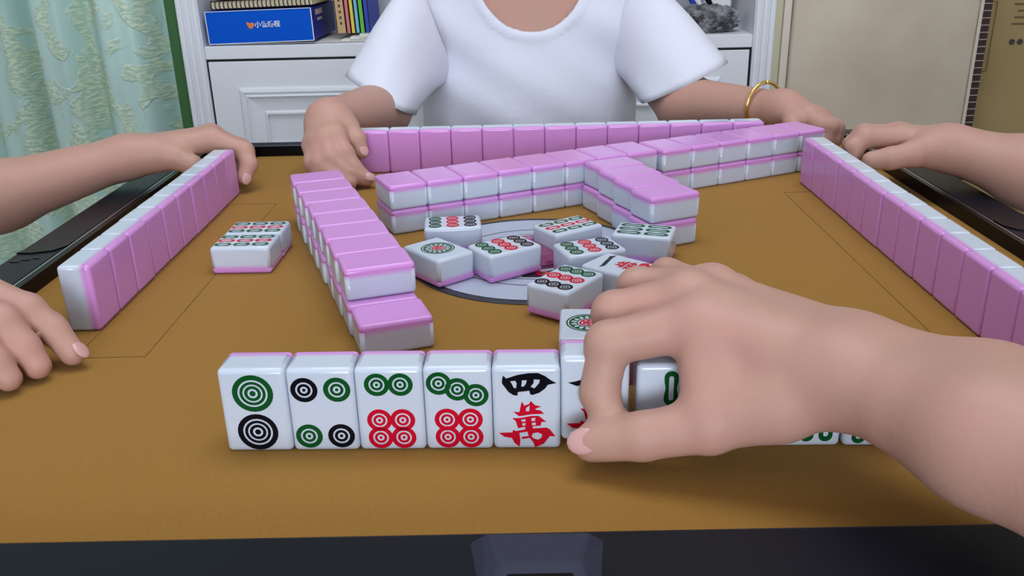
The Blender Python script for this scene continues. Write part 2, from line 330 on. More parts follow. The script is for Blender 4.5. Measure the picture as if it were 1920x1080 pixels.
def marks(kind):
    R = []
    d = lambda k, c, x, y: R.append((DOTS[(k, c)], x, y))
    if kind == '2dot': d('big', 'green', 0, .0096); d('big', 'black', 0, -.0110)
    if kind == '4dot':
        d('mid', 'black', -.0077, .0112); d('mid', 'green', .0077, .0112); d('mid', 'green', -.0077, -.0135); d('mid', 'black', .0077, -.0135)
    if kind in ('6dot', '7dot'):
        for x in (-.0055, .0055):
            for y in (-.0053, -.0147): d('sm', 'red', x, y)
            if kind == '6dot': d('sm', 'green', x, .0135)
        if kind == '7dot':
            for x, y in ((-.0086, .0138), (0, .0107), (.0086, .0076)): d('sm', 'green', x, y)
    if kind == '9dot':
        for y, c in ((.0135, 'green'), (0, 'red'), (-.0135, 'black')):
            for x in (-.0088, 0, .0088): d('nine', c, x, y)
    if kind == '6bam':
        for x in (-.0088, 0, .0088):
            for y in (-.0100, .0100): R.append((ST[('6', 'green')], x, y))
    if kind == '2bam':
        for y in (-.0100, .0100): R.append((ST[('6', 'green')], 0, y))
    if kind == '9bam':
        for x, c in ((-.0088, 'green'), (0, 'red'), (.0088, 'green')):
            for y in (-.0138, 0, .0138): R.append((ST[('9', c)], x, y))
    if kind == '1dot': R += [(m, 0, 0) for m in ONED]
    if kind == '4wan': R += [(CH['four'], 0, 0), (CH['tenk'], 0, 0)]
    if kind == '1wan': R += [(CH['one'], 0, 0), (CH['tenk'], 0, 0)]
    return R
def tile(label, group, loc, M3, kind=None):
    t = bpy.data.objects.new('mahjong_tile', None); t.empty_display_size = .01
    t.rotation_euler = M3.to_euler(); t.location = loc; link(t); tag(t, label, 'mahjong tile', group)
    obj('face_layer', ME_W, t); obj('back_layer', ME_P, t)
    for me, x, y in (marks(kind) if kind else []):
        dz = .00009 if me.name.startswith('engraved_character') else .00001
        obj(me.name.split('.')[0], me, t, (x, y, ZF+dz))
    return t
Rz = lambda a: Matrix.Rotation(a, 3, 'Z'); Rx = lambda a: Matrix.Rotation(a, 3, 'X')
def face_up(up_deg): return Rz(math.radians(up_deg-90))
def face_down(up_deg): return Rz(math.radians(up_deg-90)) @ Matrix.Rotation(math.pi, 3, 'Y')
def standing(psi):
    f = Vector((math.cos(psi), math.sin(psi), 0)); u = Vector((0, 0, 1)); return Matrix((u.cross(f), u, f)).transposed()
ORD = ['first', 'second', 'third', 'fourth', 'fifth', 'sixth', 'seventh', 'eighth', 'ninth', 'tenth', 'eleventh', 'twelfth', 'thirteenth', 'fourteenth']
def row(corner, ang, n, base, psi, labels, group, jit=.0004, kinds=None, lift=None, extra=None):
    d = Vector((math.cos(base+ang), math.sin(base+ang), 0)); nn = Vector((-d.y, d.x, 0))
    for i in range(n):
        a = random.uniform(-.006, .006) if jit else 0
        p = Vector((*corner, 0))+d*(i+.5)*PW+nn*(PT/2+random.uniform(-jit, jit)); p.z = H_/2
        if extra and i in extra: p += Vector(extra[i])
        tile(labels[i], group, p, standing(psi+ang+a), kinds[i] if kinds else None)
def rows():
    fk = ['2dot', '4dot', '6dot', '7dot', '4wan', '1wan', '2bam', '6bam', '6bam', '9bam']
    fl = ['upright tile with one green dot above one black dot, left end of the front row', 'upright tile with four separate dots, two black and two green, in the front row',
          'upright tile with two green dots over four red dots in the front row', 'upright tile with three slanting green dots over four red dots in the front row',
          'upright tile with black four character over red character in the front row', 'slightly lifted upright tile behind the pinching index finger and thumb in the front row',
          'upright tile seen through the gap between index finger and palm', 'upright tile wholly behind the palm of the foreground hand in the front row',
          'upright tile with green bamboo sticks peeking out under the foreground wrist', 'upright tile with green and red sticks peeking out under the foreground forearm']
    row((-.1538, -.2684), -.0225, 10, 0, -math.pi/2, fl, 'upright tiles of the front row facing the camera', .0002, fk, extra={5: (0, .001, .0042), 6: (.003, 0, 0), 7: (.003, 0, 0), 8: (.0035, 0, 0), 9: (.0045, 0, 0)})
    row((-.2775, -.1221), .003, 10, math.pi/2, math.pi, ['pink-backed upright tile in the left row, %s from the near end' % ORD[i] for i in range(10)], 'upright tiles of the left player')
    row((.2584, .1935), .0015, 13, -math.pi/2, 0, ['pink-backed upright tile in the right row, %s from the far end' % ORD[i] for i in range(13)], 'upright tiles of the right player')
    row((-.1740, .2648), .009, 13, 0, math.pi/2, ['pink-backed upright tile in the far row before the white shirt, %s from its left end' % ORD[i] for i in range(13)], 'upright tiles of the far player')
rows()
def walls():
    V = lambda x, y: Vector((x, y, 0))
    def wall(start, axis, bdeg, n, layer, lab, grp, pitch=PW, off=0):
        ax = V(*axis).normalized(); b = V(math.cos(math.radians(bdeg)), math.sin(math.radians(bdeg)))
        for i in range(n):
            p = V(*start)+ax*(i+.5)*pitch+b*(H_/2+random.uniform(-.0004, .0004)); p.z = T_/2+layer*PT
            tile(lab % ORD[i+off], grp, p, face_down(bdeg+random.uniform(-.4, .4)))
    g = 'face-down tiles of the left wall'
    wall((-.1042, -.1702), (-.347, .938), 18.5, 9, 0, 'face-down tile in the lower layer of the left wall, %s from the near end', g)
    wall((-.1175, -.1330), (-.347, .938), 18.5, 8, 1, 'face-down tile in the upper layer of the left wall, %s from the near end', g)
    g = 'face-down tiles of the long far wall'
    for l, nm in ((0, 'lower'), (1, 'upper')):
        L = 'face-down tile in the '+nm+' layer of the long far wall, %s from its left end'
        c, s = math.cos(math.radians(25)), math.sin(math.radians(25)); wall((-.1138, .0587), (c, s), 115, 8, l, L, g)
        c, s = math.cos(math.radians(25.2)), math.sin(math.radians(25.2)); wall((.1225, .1620), (c, s), 115.2, 6, l, L, g, off=8)
    g = 'face-down tiles of the short wall'
    for l, nm in ((0, 'lower'), (1, 'upper')):
        o = (.0482+.0009, .1300) if l else (.0475, .1285)
        wall(o, (.294, -.956), 24, 4, l, nm+' face-down tile of the short wall, %s counted from the long far wall', g, pitch=.0322)
walls()
def discards():
    g = 'discarded face-up tiles'
    D = [('1dot', (-.0690, -.0385), 130, 'face-up round flower dot tile lying next to the left wall'),
         ('9dot', (-.0622, .0232), 184.5, 'face-up nine dot tile lying against the far wall, columns green, red, black'),
         ('9dot', (-.0217, -.0338), 213, 'face-up nine dot tile on the disc, right of the round flower tile'),
         ('9bam', (.0262, .0100), 33, 'face-up nine stick tile lying on the right part of the disc'),
         ('9dot', (.0385, -.0405), 199, 'face-up nine dot tile between the nine stick tile and the one character tile'),
         ('6bam', (.0820, -.0070), 72, 'face-up six stick tile at the foot of the short wall'),
         ('1wan', (.0562, -.0800), 139, 'face-up one character tile partly under the foreground hand'),
         ('9dot', (.0180, -.1022), 53, 'face-up nine dot tile nearest the camera, on the front edge of the disc'),
         ('1dot', (.0265, -.1710), 86, 'face-up round flower dot tile behind the front row, half hidden by fingers'),
         ('9bam', (-.2148, -.0078), 179, 'nearer of two face-up nine stick tiles lying beside the left row'),
         ('9bam', (-.2140, .0245), 180, 'farther of two face-up nine stick tiles lying beside the left row')]
    for k, (x, y), up, lab in D:
        if k == '6bam': up = 162
        z = T_/2+(.0013 if math.hypot(x, y) < .105 else 0)
        tile(lab, g, (x, y, z), face_up(up), k)
discards()
# ================================================================== furniture behind the table
CY = 1.15                        # front plane of the cabinet
def cabinet():
    t = thing('bookcase_cabinet', 'white cabinet with open shelf over a panelled drawer, behind the person', 'cabinet', (-.08, CY, -TZ)); t.location.z = 0
    ox, oy = .08, -CY
    def P(name, x0, x1, y0, y1, z0, z1, m='cabinet', bev=.0015, par=None):
        return boxo(name, (x0+ox, x1+ox, y0+oy, y1+oy, z0+TZ, z1+TZ), m, par or t, bev)
    top = .62
    for x0, x1, s in ((-.655, -.612, 1), (.452, .492, -1)):
        st = P('stile', x0, x1, CY-.004, CY+.34, -TZ, top)
        n = 3
        for k in range(n):
            xx = x0+(x1-x0)*(k+.5)/n; P('flute', xx-.0045, xx+.0045, CY-.0075, CY-.0035, -TZ+.02, top-.01, par=None, bev=.0018)
    P('back_panel', -.612, .452, CY+.325, CY+.34, -TZ, top); P('top_board', -.655, .492, CY-.01, CY+.34, top, top+.025)
    P('shelf_board', -.612, .452, CY, CY+.325, .0095, .0345); P('shelf_board', -.612, .452, CY+.01, CY+.325, .34, .36)
    P('plinth', -.612, .452, CY+.01, CY+.3, -TZ, -TZ+.07)
    P('dark_gap', -.612, .452, CY+.003, CY+.02, -.42, .0093, 'gap', 0)
    for z0, z1 in ((-.26, .0050), (-.53, -.2635), (-.685, -.5335)):
        d = P('drawer', -.608, .447, CY-.002, CY+.02, z0, z1, bev=.001)
        # raised picture-frame moulding
        x0, x1, a, b = -.555+ox, .394+ox, z0+TZ+.05, z1+TZ-.05
        if b-a < .04: continue
        bm = bmesh.new(); prof = [(0, 0), (.004, -.007), (.009, -.009), (.013, -.006), (.017, -.010), (.022, -.006), (.030, -.004), (.046, -.002), (.050, -.006), (.053, -.006), (.053, 0)]
        loops = []
        for q, yy in prof:
            loops.append([bm.verts.new((xx, CY+oy-.002+yy, zz)) for xx, zz in ((x0+q, a+q), (x1-q, a+q), (x1-q, b-q), (x0+q, b-q))])
        for A, B in zip(loops, loops[1:]):
            for i in range(4): bm.faces.new((A[i], A[(i+1) % 4], B[(i+1) % 4], B[i]))
        obj('moulding', bm_mesh('moulding', bm, 'cabinet'), d)
cabinet()
SH = .0347                       # top of the shelf board
def text_mesh(s, size, m):
    cu = bpy.data.curves.new('t', 'FONT'); cu.body = s; cu.size = size; cu.align_x = 'CENTER'; cu.align_y = 'CENTER'; cu.extrude = .0002; cu.offset = size*.012
    o = bpy.data.objects.new('t', cu); COL.objects.link(o); dg = bpy.context.evaluated_depsgraph_get(); dg.update()
    me = bpy.data.meshes.new_from_object(o.evaluated_get(dg)); me.materials.clear(); bpy.data.objects.remove(o); bpy.data.curves.remove(cu); return finish(me, m)
def shelf_things():
    # papers under the box
    for k in range(3):
        tag(boxo('paper_sheet', (-.15, .15, -.10, .10, 0, .0005), 'paper', None, 0, loc=(-.445+.012*k, 1.27, SH+.0001+.0006*k), rot=(0, 0, .03+.02*math.sin(k*2.1))),
            'white paper sheet under the blue box, %s from the shelf up' % ORD[k], 'paper', 'paper sheets under the blue box')
    zb = SH+.0047
    b = thing('game_box', 'blue cardboard kit box with white logo lettering on the shelf', 'box', (-.5000, CY+.004, zb), (0, math.radians(-1.2), math.radians(-2)))
    boxo('body', (-.103, .103, 0, .19, 0, .0605), 'box_blue', b, .001)
    boxo('end_panel', (.1032, .1042, .001, .188, .001, .0595), 'box_blue_dark', b)
    for q in ((-.103, .103, -.0008, .0004, .0600, .0610), (-.1035, -.1022, -.0008, .0004, .0, .0610), (.1022, .1038, -.0008, .0004, 0, .0610), (-.103, .103, -.0008, .0004, -.0003, .001)): boxo('edge_strip', q, 'white', b)
    o = obj('lettering', text_mesh('小鹿编程', .0125, 'white'), b, (.016, -.0006, .033), (math.pi/2, 0, 0))
    bm = bmesh.new()
    for x, z, r in ((0, 0, .0055), (.0035, .002, .004), (-.004, .003, .003), (-.0055, .0055, .0018)):
        v = bmesh.ops.create_circle(bm, cap_ends=True, radius=r, segments=14)['verts']; bmesh.ops.rotate(bm, cent=(0, 0, 0), matrix=Matrix.Rotation(math.pi/2, 3, 'X'), verts=v); bmesh.ops.translate(bm, vec=(x, -.0006-.00005*abs(x)*1000, z), verts=v)
    obj('logo', bm_mesh('logo', bm, 'orange'), b, (-.017, -.0003, .032))
    boxo('end_label', (.1043, .1047, .03, .085, .045, .055), 'rung', b); boxo('end_label', (.1043, .1047, .04, .08, .034, .039), 'rung', b)
    # spiral notebooks on the box
    for k in range(2):
        z = zb+.0640+.0190*k
        nb = thing('spiral_notebook', ('lower' if k == 0 else 'upper')+' spiral-bound notebook lying on the blue box', 'notebook', (-.4975+.004*k, CY+.02, z), (0, math.radians(-1.6), math.radians(-5-k)))
        boxo('pages', (-.10, .10, .004, .16, .001, .0135), 'cream', nb); boxo('cover', (-.102, .102, .002, .162, .0137, .0148), 'brown', nb); boxo('cover', (-.102, .102, .002, .162, 0, .0009), 'brown', nb)
        bm = bmesh.new(); bmesh.ops.create_circle(bm, segments=10, radius=.0082)
        bm.free(); pts = [(0, -.0015+.0075*math.cos(a), .0074+.0078*math.sin(a)) for a in [i*2*math.pi/12 for i in range(13)]]
        bm = bmesh.new(); tube_pts(bm, pts, .0011, 5); cm = bm_mesh('coil_ring', bm, 'coil', True)
        for i in range(24): obj('coil_ring', cm, nb, (-.098+i*.0085, .004, 0))
    # upright books
    x = -.362
    for nm, m, wd, hh, lab in (('tan', 'tan', .019, .21, 'tan book with small dark title standing beside the blue box'), ('pink', 'book_pink', .009, .20, 'thin pink book standing right of the tan book'), ('yellow', 'book_yellow', .009, .2, 'thin yellow book between the pink and light blue books'),
                               ('cyan', 'book_cyan', .009, .2, 'thin light blue book between the yellow and green books'), ('green', 'book_green', .010, .2, 'thin green book left of the dark blue book'), ('blue', 'book_blue', .010, .2, 'dark blue book at the right end of the row, by the sleeve')):
        bk = thing('book', lab, 'book', (x+.002, CY+.05, SH+.014), (0, math.radians(-2), 0), 'books standing on the shelf')
        bm = bmesh.new(); box(bm, 0, wd-.0006, 0, .0016, 0, hh); box(bm, 0, .0012, 0, .15, 0, hh); box(bm, wd-.0018, wd-.0006, 0, .15, 0, hh); obj('cover', bm_mesh('cover', bm, m), bk)
        boxo('pages', (.0013, wd-.0019, .0017, .147, .002, hh-.003), 'paper', bk)
        if nm == 'tan':
            for k in range(5): boxo('title_mark', (.0075, .0115, -.0004, .0002, .016+.011*k, .021+.011*k), 'print_dark', bk)
        x += wd
    for k in range(3):
        tag(boxo('paper_pad', (-.055, .055, -.09, .09, 0, .0042), 'paper', None, .0005, loc=(-.285+.01*k, 1.265, SH+.0002+.0046*k), rot=(0, 0, -.12+.1*k)), 'white paper pad under the standing books, %s from the shelf up' % ORD[k], 'paper', 'paper pads under the books')
    # right end: bag, pens, carton
    def blob(name, label, cat, c, s, m, seed):
        bm = bmesh.new(); bmesh.ops.create_icosphere(bm, subdivisions=4, radius=1); rr = random.Random(seed); ph = [(Vector((rr.uniform(-1, 1), rr.uniform(-1, 1), rr.uniform(-1, 1)))*rr.uniform(6, 18), rr.uniform(0, 6)) for _ in range(14)]
        for v in bm.verts:
            q = v.co.copy(); n_ = sum(abs(math.sin(q.dot(a)+b)) for a, b in ph)/14; k = .45+.9*n_
            v.co = Vector((q.x*s[0]*k, q.y*s[1]*k, max(-.0, (q.z*.9+.62)*s[2]*k)))
        return tag(obj(name, bm_mesh(name, bm, m), None, c), label, cat)
    blob('plastic_bag', 'crumpled grey plastic bag at the right end of the shelf', 'bag', (.372, CY+.06, SH+.0006), (.062, .04, .032), 'bag', 3)
    for k, (dx, mm, lab, tilt) in enumerate(((.0, 'book_blue', 'blue marker leaning behind the grey bag', -.55), (.014, 'white', 'white marker leaning right of the blue marker', -.6), (.03, 'rim_black', 'black marker leaning between the white marker and the carton', -.5))):
        p = thing('marker_pen', lab, 'pen', (.385+dx, CY+.13, SH+.0065), (0, tilt, 0), 'markers on the shelf')
        for nm, pr, m2 in (('barrel', [(.0052, 0), (.0058, .002), (.0058, .07), (.0045, .078)], mm), ('cap', [(.0066, .0785), (.0066, .115), (.0055, .119)], 'book_blue' if k < 2 else 'rim_black')):
            bm = bmesh.new(); lathe(bm, pr, 14, True); obj(nm, bm_mesh(nm, bm, m2, False), p)
    s = thing('snack_pouch', 'orange and white pouch standing at the right end of the shelf', 'pouch', (.405, CY+.14, SH+.0040), (0, .1, 0))
    boxo('body', (-.028, .028, -.012, .012, .0, .085), 'white', s, .006, 3); boxo('label_band', (-.0285, .0285, -.0125, .0125, .05, .083), 'orange', s, .005, 3)
    tag(boxo('wooden_ruler', (-.004, .004, -.012, .012, 0, .22), 'brown', None, .001, loc=(.436, CY+.2, SH+.0005), rot=(0, .04, 0)), 'brown wooden strip standing at the right end of the shelf', 'ruler')
shelf_things()
def curtain():
    t = thing('curtain', 'pale green patterned curtain hanging in folds left of the cabinet', 'curtain', (-1.1, 1.215, -TZ)); t.location.z = 0
    n, mz = 260, 24; X0, X1, Z0, Z1 = -.62, .405, .02, 2.5; vs, fs, uv = [], [], []
    for j in range(mz+1):
        z = Z0+(Z1-Z0)*j/mz
        for i in range(n+1):
            s = i/n; x = X0+(X1-X0)*s
            y = .030*math.sin(s*46+.5*math.sin(s*9)+.25*math.sin(z*2.1))+.012*math.sin(s*97+1.1+.4*math.sin(z*1.7))+.02*math.sin(s*13)
            vs.append((x+.006*math.sin(z*1.3+s*20), y, z))
    for j in range(mz):
        for i in range(n):
            a = j*(n+1)+i; fs.append((a, a+1, a+n+2, a+n+1))
    me = bpy.data.meshes.new('fabric'); me.from_pydata(vs, [], fs); ul = me.uv_layers.new()
    for l in me.loops:
        i = l.vertex_index % (n+1); j = l.vertex_index//(n+1); ul.data[l.index].uv = (1.5*i/n, 2.5*j/mz)
    o = obj('fabric', finish(me, 'curtain', True), t); md = o.modifiers.new('t', 'SOLIDIFY'); md.thickness = .0015
    boxo('lining', (.408, .438, -.035, -.012, Z0, Z1), 'curtain_lining', t, .01)
    tubeo('rod', [(-.63, -.01, 2.53), (.45, -.01, 2.53)], .012, 'brown', t)
curtain()
def right_things():
    b = thing('padded_board', 'tall cream padded board standing behind the right hand', 'board', (.708, CY, -TZ)); b.location.z = 0
    boxo('body', (-.180, .176, 0, .05, .01, 1.45), 'board', b, .006, 3); boxo('edge_band', (.1765, .1835, .001, .049, .01, 1.45), 'board_edge', b, .002)
    s = thing('studded_strip', 'dark brown studded strip with pale rungs along the cream board', 'strip', (.9005, CY+.012, -TZ)); s.location.z = 0
    boxo('backing', (-.0085, .0115, 0, .03, .01, 1.45), 'stud_dark', s)
    for k in range(44):
        boxo('rung', (-.0085, .0115, -.0012, .0002, .34+.0135*k*1.0, .3415+.0135*k), 'rung', s)
        if k % 2 == 0 and k > 8: pass
    c = thing('carton', 'large brown cardboard carton with faint print at the right edge', 'carton', (1.15, CY+.05, -TZ)); c.location.z = 0
    boxo('body', (-.232, .25, 0, .3, 0, 1.3), 'carton', c, .004)
    for q in ((-.224, -.2225, .705, .84), (-.2105, -.209, .705, .84), (-.224, -.209, .8385, .84), (-.224, -.209, .705, .7065)): boxo('hand_hole_line', (q[0], q[1], -.0008, .0005, q[2], q[3]), 'carton_print', c)
    for k in range(9): boxo('print_line', (-.175+.004*(k % 3), -.08-.012*(k % 4), -.0006, .0004, .795+.0125*k, .7985+.0125*k), 'carton_print', c)
    for k in range(5):
        bm = bmesh.new(); bmesh.ops.create_circle(bm, cap_ends=True, radius=.006, segments=16); bmesh.ops.rotate(bm, cent=(0, 0, 0), matrix=Matrix.Rotation(math.pi/2, 3, 'X'), verts=bm.verts)
        obj('print_icon', bm_mesh('print_icon', bm, 'print_dark'), c, (-.168+.016*k, -.0006, .762))
    structure(boxo('trim_1', (.4935, .512, CY+.02, CY+.34, -TZ, 1.9), 'wall')); structure(boxo('trim_2', (.5125, .5265, CY+.012, CY+.34, -TZ, 1.9), 'board_edge'))
right_things()
def chair():
    t = thing('chair', 'white chair behind the person in the white shirt', 'chair', (-.035, .66, -TZ)); t.location.z = 0
    boxo('seat', (-.19, .19, -.16, .2, .335, .365), 'white', t, .01)
    for x in (-.18, .18):
        for y in (-.15, .19): boxo('leg', (x-.014, x+.014, y-.014, y+.014, 0, .335), 'white', t, .004)
        boxo('back_post', (x-.012, x+.012, .18, .204, .365, .82), 'white', t, .004)
    boxo('back_rail', (-.168, .168, .183, .201, .76, .81), 'white', t, .005); boxo('back_rail', (-.168, .168, .183, .201, .6, .65), 'white', t, .005)
    for k in range(5): boxo('back_slat', (-.14+.066*k, -.124+.066*k, .186, .198, .65, .76), 'white', t, .003)
chair()
# ================================================================== people (implicit surfaces turned into one mesh per body)
def cap(P, a, ra, b, rb):
    a = np.array(a); b = np.array(b); ab = b-a; L = ab@ab
    t = np.clip(((P-a)@ab)/max(L, 1e-12), 0, 1); return np.linalg.norm(P-a-t[:, None]*ab, axis=1)-(ra+t*(rb-ra))
def ell(P, c, r, rot=None):
    q = P-np.array(c); 
    if rot is not None: q = q@np.array(rot)
    r = np.array(r); k0 = np.linalg.norm(q/r, axis=1); k1 = np.linalg.norm(q/(r*r), axis=1); return k0*(k0-1)/np.maximum(k1, 1e-9)
def smin(a, b, k):
    h = np.clip(.5+.5*(b-a)/k, 0, 1); return b+(a-b)*h-k*h*(1-h)
def chain(P, pts, k):
    d = None
    for (a, ra), (b, rb) in zip(pts, pts[1:]):
        c = cap(P, a, ra, b, rb); d = c if d is None else smin(d, c, k)
    return d
def surface_nets(f, lo, hi, h):
    lo = np.array(lo, float); hi = np.array(hi, float); F = 4
    n = (np.ceil((hi-lo)/h/F).astype(int)+1)*F
    nc = n//F
    g = np.stack(np.meshgrid(*[np.arange(k) for k in nc], indexing='ij'), -1).reshape(-1, 3)
    dc = f(lo+(g+.5-.5/F)*F*h).reshape(nc)
    near = np.abs(dc) < F*h*1.25+2*h
    D = np.repeat(np.repeat(np.repeat(dc, F, 0), F, 1), F, 2)
    M = np.repeat(np.repeat(np.repeat(near, F, 0), F, 1), F, 2)
    idx = np.argwhere(M); D[M] = f(lo+idx*h)
    S = D < 0
    c8 = [(i, j, k) for i in (0, 1) for j in (0, 1) for k in (0, 1)]
    sl = lambda o: tuple(slice(q, D.shape[a]-1+q) for a, q in enumerate(o))
    cnt = sum(S[sl(o)].astype(np.int8) for o in c8); act = (cnt > 0) & (cnt < 8)
    ci = np.argwhere(act); V = np.zeros((len(ci), 3)); N = np.zeros(len(ci))
    for a in range(len(c8)):
        for b in range(a+1, len(c8)):
            oa, ob = np.array(c8[a]), np.array(c8[b])
            if np.abs(oa-ob).sum() != 1: continue
            da = D[tuple((ci+oa).T)]; db = D[tuple((ci+ob).T)]; m = (da < 0) != (db < 0)
            t = da[m]/(da[m]-db[m]); V[m] += ci[m]+oa+t[:, None]*(ob-oa); N[m] += 1
    V = lo+V/N[:, None]*h
    ID = -np.ones(act.shape, int); ID[tuple(ci.T)] = np.arange(len(ci)); Q = []
    for ax in range(3):
        u, v = [(1, 2), (2, 0), (0, 1)][ax]
        s0 = [slice(None)]*3; s1 = [slice(None)]*3; s0[ax] = slice(0, -1); s1[ax] = slice(1, None)
        A = S[tuple(s0)]; B = S[tuple(s1)]; e = np.argwhere(A != B)
        e = e[(e[:, u] > 0) & (e[:, v] > 0) & (e[:, u] < D.shape[u]-1) & (e[:, v] < D.shape[v]-1)]
        ins = A[tuple(e.T)]
        def idc(du, dv):
            q = e.copy(); q[:, u] -= du; q[:, v] -= dv; return ID[tuple(q.T)]
        q = np.stack([idc(1, 1), idc(0, 1), idc(0, 0), idc(1, 0)], 1); q[~ins] = q[~ins][:, ::-1]; Q.append(q)
    return V, np.concatenate(Q)
def smooth_v(V, Q, it=1, lam=.5):
    E = np.concatenate([Q[:, [0, 1]], Q[:, [1, 2]], Q[:, [2, 3]], Q[:, [3, 0]]]); E = np.concatenate([E, E[:, ::-1]])
    for _ in range(it):
        s = np.zeros_like(V); c = np.zeros(len(V)); np.add.at(s, E[:, 0], V[E[:, 1]]); np.add.at(c, E[:, 0], 1); V = V+lam*(s/np.maximum(c, 1)[:, None]-V)
    return V
def np_mesh(name, parts, m):
    Vs, Qs, o = [], [], 0
    for V, Q in parts: Vs.append(V); Qs.append(Q+o); o += len(V)
    V = np.concatenate(Vs); Q = np.concatenate(Qs); me = bpy.data.meshes.new(name)
    me.vertices.add(len(V)); me.vertices.foreach_set('co', V.ravel()); me.loops.add(len(Q)*4); me.loops.foreach_set('vertex_index', Q.ravel().astype(np.int32))
    me.polygons.add(len(Q)); me.polygons.foreach_set('loop_start', np.arange(0, len(Q)*4, 4, dtype=np.int32)); me.polygons.foreach_set('loop_total', np.full(len(Q), 4, np.int32))
    me.update(calc_edges=True); me.validate(); return finish(me, m, True)
def split(VQ, keep):
    V, Q = VQ; c = V[Q].mean(1); Q = Q[keep(c)]; u, inv = np.unique(Q, return_inverse=True); return V[u], inv.reshape(Q.shape)
FR = dict(index=(.0072, .0082, .0092, .0108), middle=(.0074, .0084, .0095, .0110), ring=(.0070, .0080, .0090, .0105), little=(.0062, .0070, .0078, .0095), thumb=(.0082, .0098, .0110, .0140))
def hand_sdf(J):
    k_f = J.get('kf', .0035)
    s = J.get('scale', 1.0); wr = np.array(J['wr']); wu = np.array(J.get('wu', J['wr']))
    rw = J.get('rw', .0175)
    def f(P):
        d = None; mc = [n for n in ('index', 'middle', 'ring', 'little') if n in J]
        for i, n in enumerate(mc):
            t = i/max(1, len(mc)-1); base = wr*(1-t)+wu*t
            c = cap(P, J[n][-1], FR[n][3]*s*1.05, base, rw*.92); d = c if d is None else smin(d, c, .008)
        for a, b in zip(mc, mc[1:]):
            c = cap(P, J[a][-1], FR[a][3]*s*.92, J[b][-1], FR[b][3]*s*.92); d = smin(d, c, .006)
        if 'thumb' in J:
            th = J['thumb']; c = cap(P, th[-1], FR['thumb'][3]*s*1.1, wr, rw); d = smin(d, c, .010)
        for a, ra, b, rb in J.get('extra', []): d = smin(d, cap(P, a, ra, b, rb), .010)
        if 'fr' in J:
            for a, ra, b, rb in J['fr']: d = smin(d, cap(P, a, ra, b, rb), .012)
        for n in ('index', 'middle', 'ring', 'little', 'thumb'):
            if n not in J: continue
            r = [q*s for q in FR[n]]
            pts = list(zip(J[n], r[:len(J[n])])); c = chain(P, pts, .003)
            # slightly fuller knuckle at the middle joint
            c = smin(c, np.linalg.norm(P-np.array(J[n][2 if len(J[n]) > 2 else 1]), axis=1)-r[2 if len(J[n]) > 2 else 1]*1.03, .003)
            d = smin(d, c, k_f if n != 'thumb' else .007)
        for a, ra, b, rb in J.get('cut', []):
            d = -smin(-d, cap(P, a, ra, b, rb), .003)
        return d
    return f
def bounds(pts, pad):
    p = np.array(pts); return p.min(0)-pad, p.max(0)+pad
def nail(parent, tip, prev, normal, r, w=.0048, l=.0062):
    tip = Vector(tip); d = (tip-Vector(prev)).normalized(); n = Vector(normal); n = (n-d*n.dot(d)).normalized(); s = d.cross(n)
    bm = bmesh.new(); bmesh.ops.create_uvsphere(bm, u_segments=16, v_segments=10, radius=1)
    M = Matrix((s*w, d*l, n*.0016)).transposed().to_4x4(); M.translation = tip+d*r*.25+n*(r*.86); bmesh.ops.transform(bm, matrix=M, verts=bm.verts)
    return obj('fingernail', bm_mesh('fingernail', bm, 'nail', True), parent)
def body_object(label, parts):
    o = obj('person', np_mesh('person', parts, 'skin')); return tag(o, label, 'person')

def near_person():
    J = dict(scale=1.1, thumb=[(.0194, -.2889, .0138), (.0413, -.2948, .0202), (.0696, -.2991, .0277), (.0982, -.3012, .0395)],
        index=[(.0288, -.2810, .0200), (.0239, -.2745, .0310), (.0282, -.2669, .0525), (.0693, -.2671, .0621)],
        middle=[(.0412, -.2303, .0199), (.0362, -.2307, .0352), (.0336, -.2434, .0575), (.0677, -.2482, .0665)],
        ring=[(.0530, -.2085, .0320), (.0452, -.2106, .0440), (.0475, -.2221, .0620), (.0824, -.2329, .0640)],
        little=[(.0714, -.1933, .0312), (.0640, -.1964, .0452), (.0646, -.2059, .0619), (.0955, -.2201, .0554)],
        wr=(.1219, -.3066, .0541), wu=(.1338, -.2887, .0552), rw=.0175, kf=.005,
        extra=[((.0880, -.2770, .0530), .0140, (.1219, -.3000, .0541), .0175), ((.0700, -.2729, .0568), .0120, (.0690, -.2946, .0350), .0110), ((.076, -.262, .060), .012, (.082, -.296, .036), .012)],
        fr=[((.1219, -.3066, .0541), .0175, (.1546, -.3612, .0568), .0240), ((.1338, -.2887, .0552), .0165, (.1662, -.3396, .0567), .0235),
            ((.1546, -.3612, .0568), .0240, (.2350, -.4950, .0620), .034), ((.1662, -.3396, .0567), .0235, (.2350, -.4950, .0620), .034), ((.2350, -.4950, .0620), .034, (.44, -.70, .09), .044)])
    f = hand_sdf(J)
    V, Q = surface_nets(f, (-.002, -.475, -.004), (.265, -.172, .10), .0016); V = smooth_v(V, Q, 2)
    a = split((V, Q), lambda c: c[:, 1] > -.46)
    V, Q = surface_nets(f, (.14, -.78, -.02), (.52, -.43, .16), .004); V = smooth_v(V, Q, 2)
    b = split((V, Q), lambda c: c[:, 1] < -.449)
    o = body_object('bare right forearm and hand of the near player pinching a tile in the front row', [a, b])
    nail(o, J['thumb'][0], J['thumb'][1], (-.25, -.75, .62), .0082, .0062, .0078)
    sleeve('near_sleeve', o, (.375, -.635, .082), (.47, -.73, .095), .060, .068, 'shirt_dark')
    return o
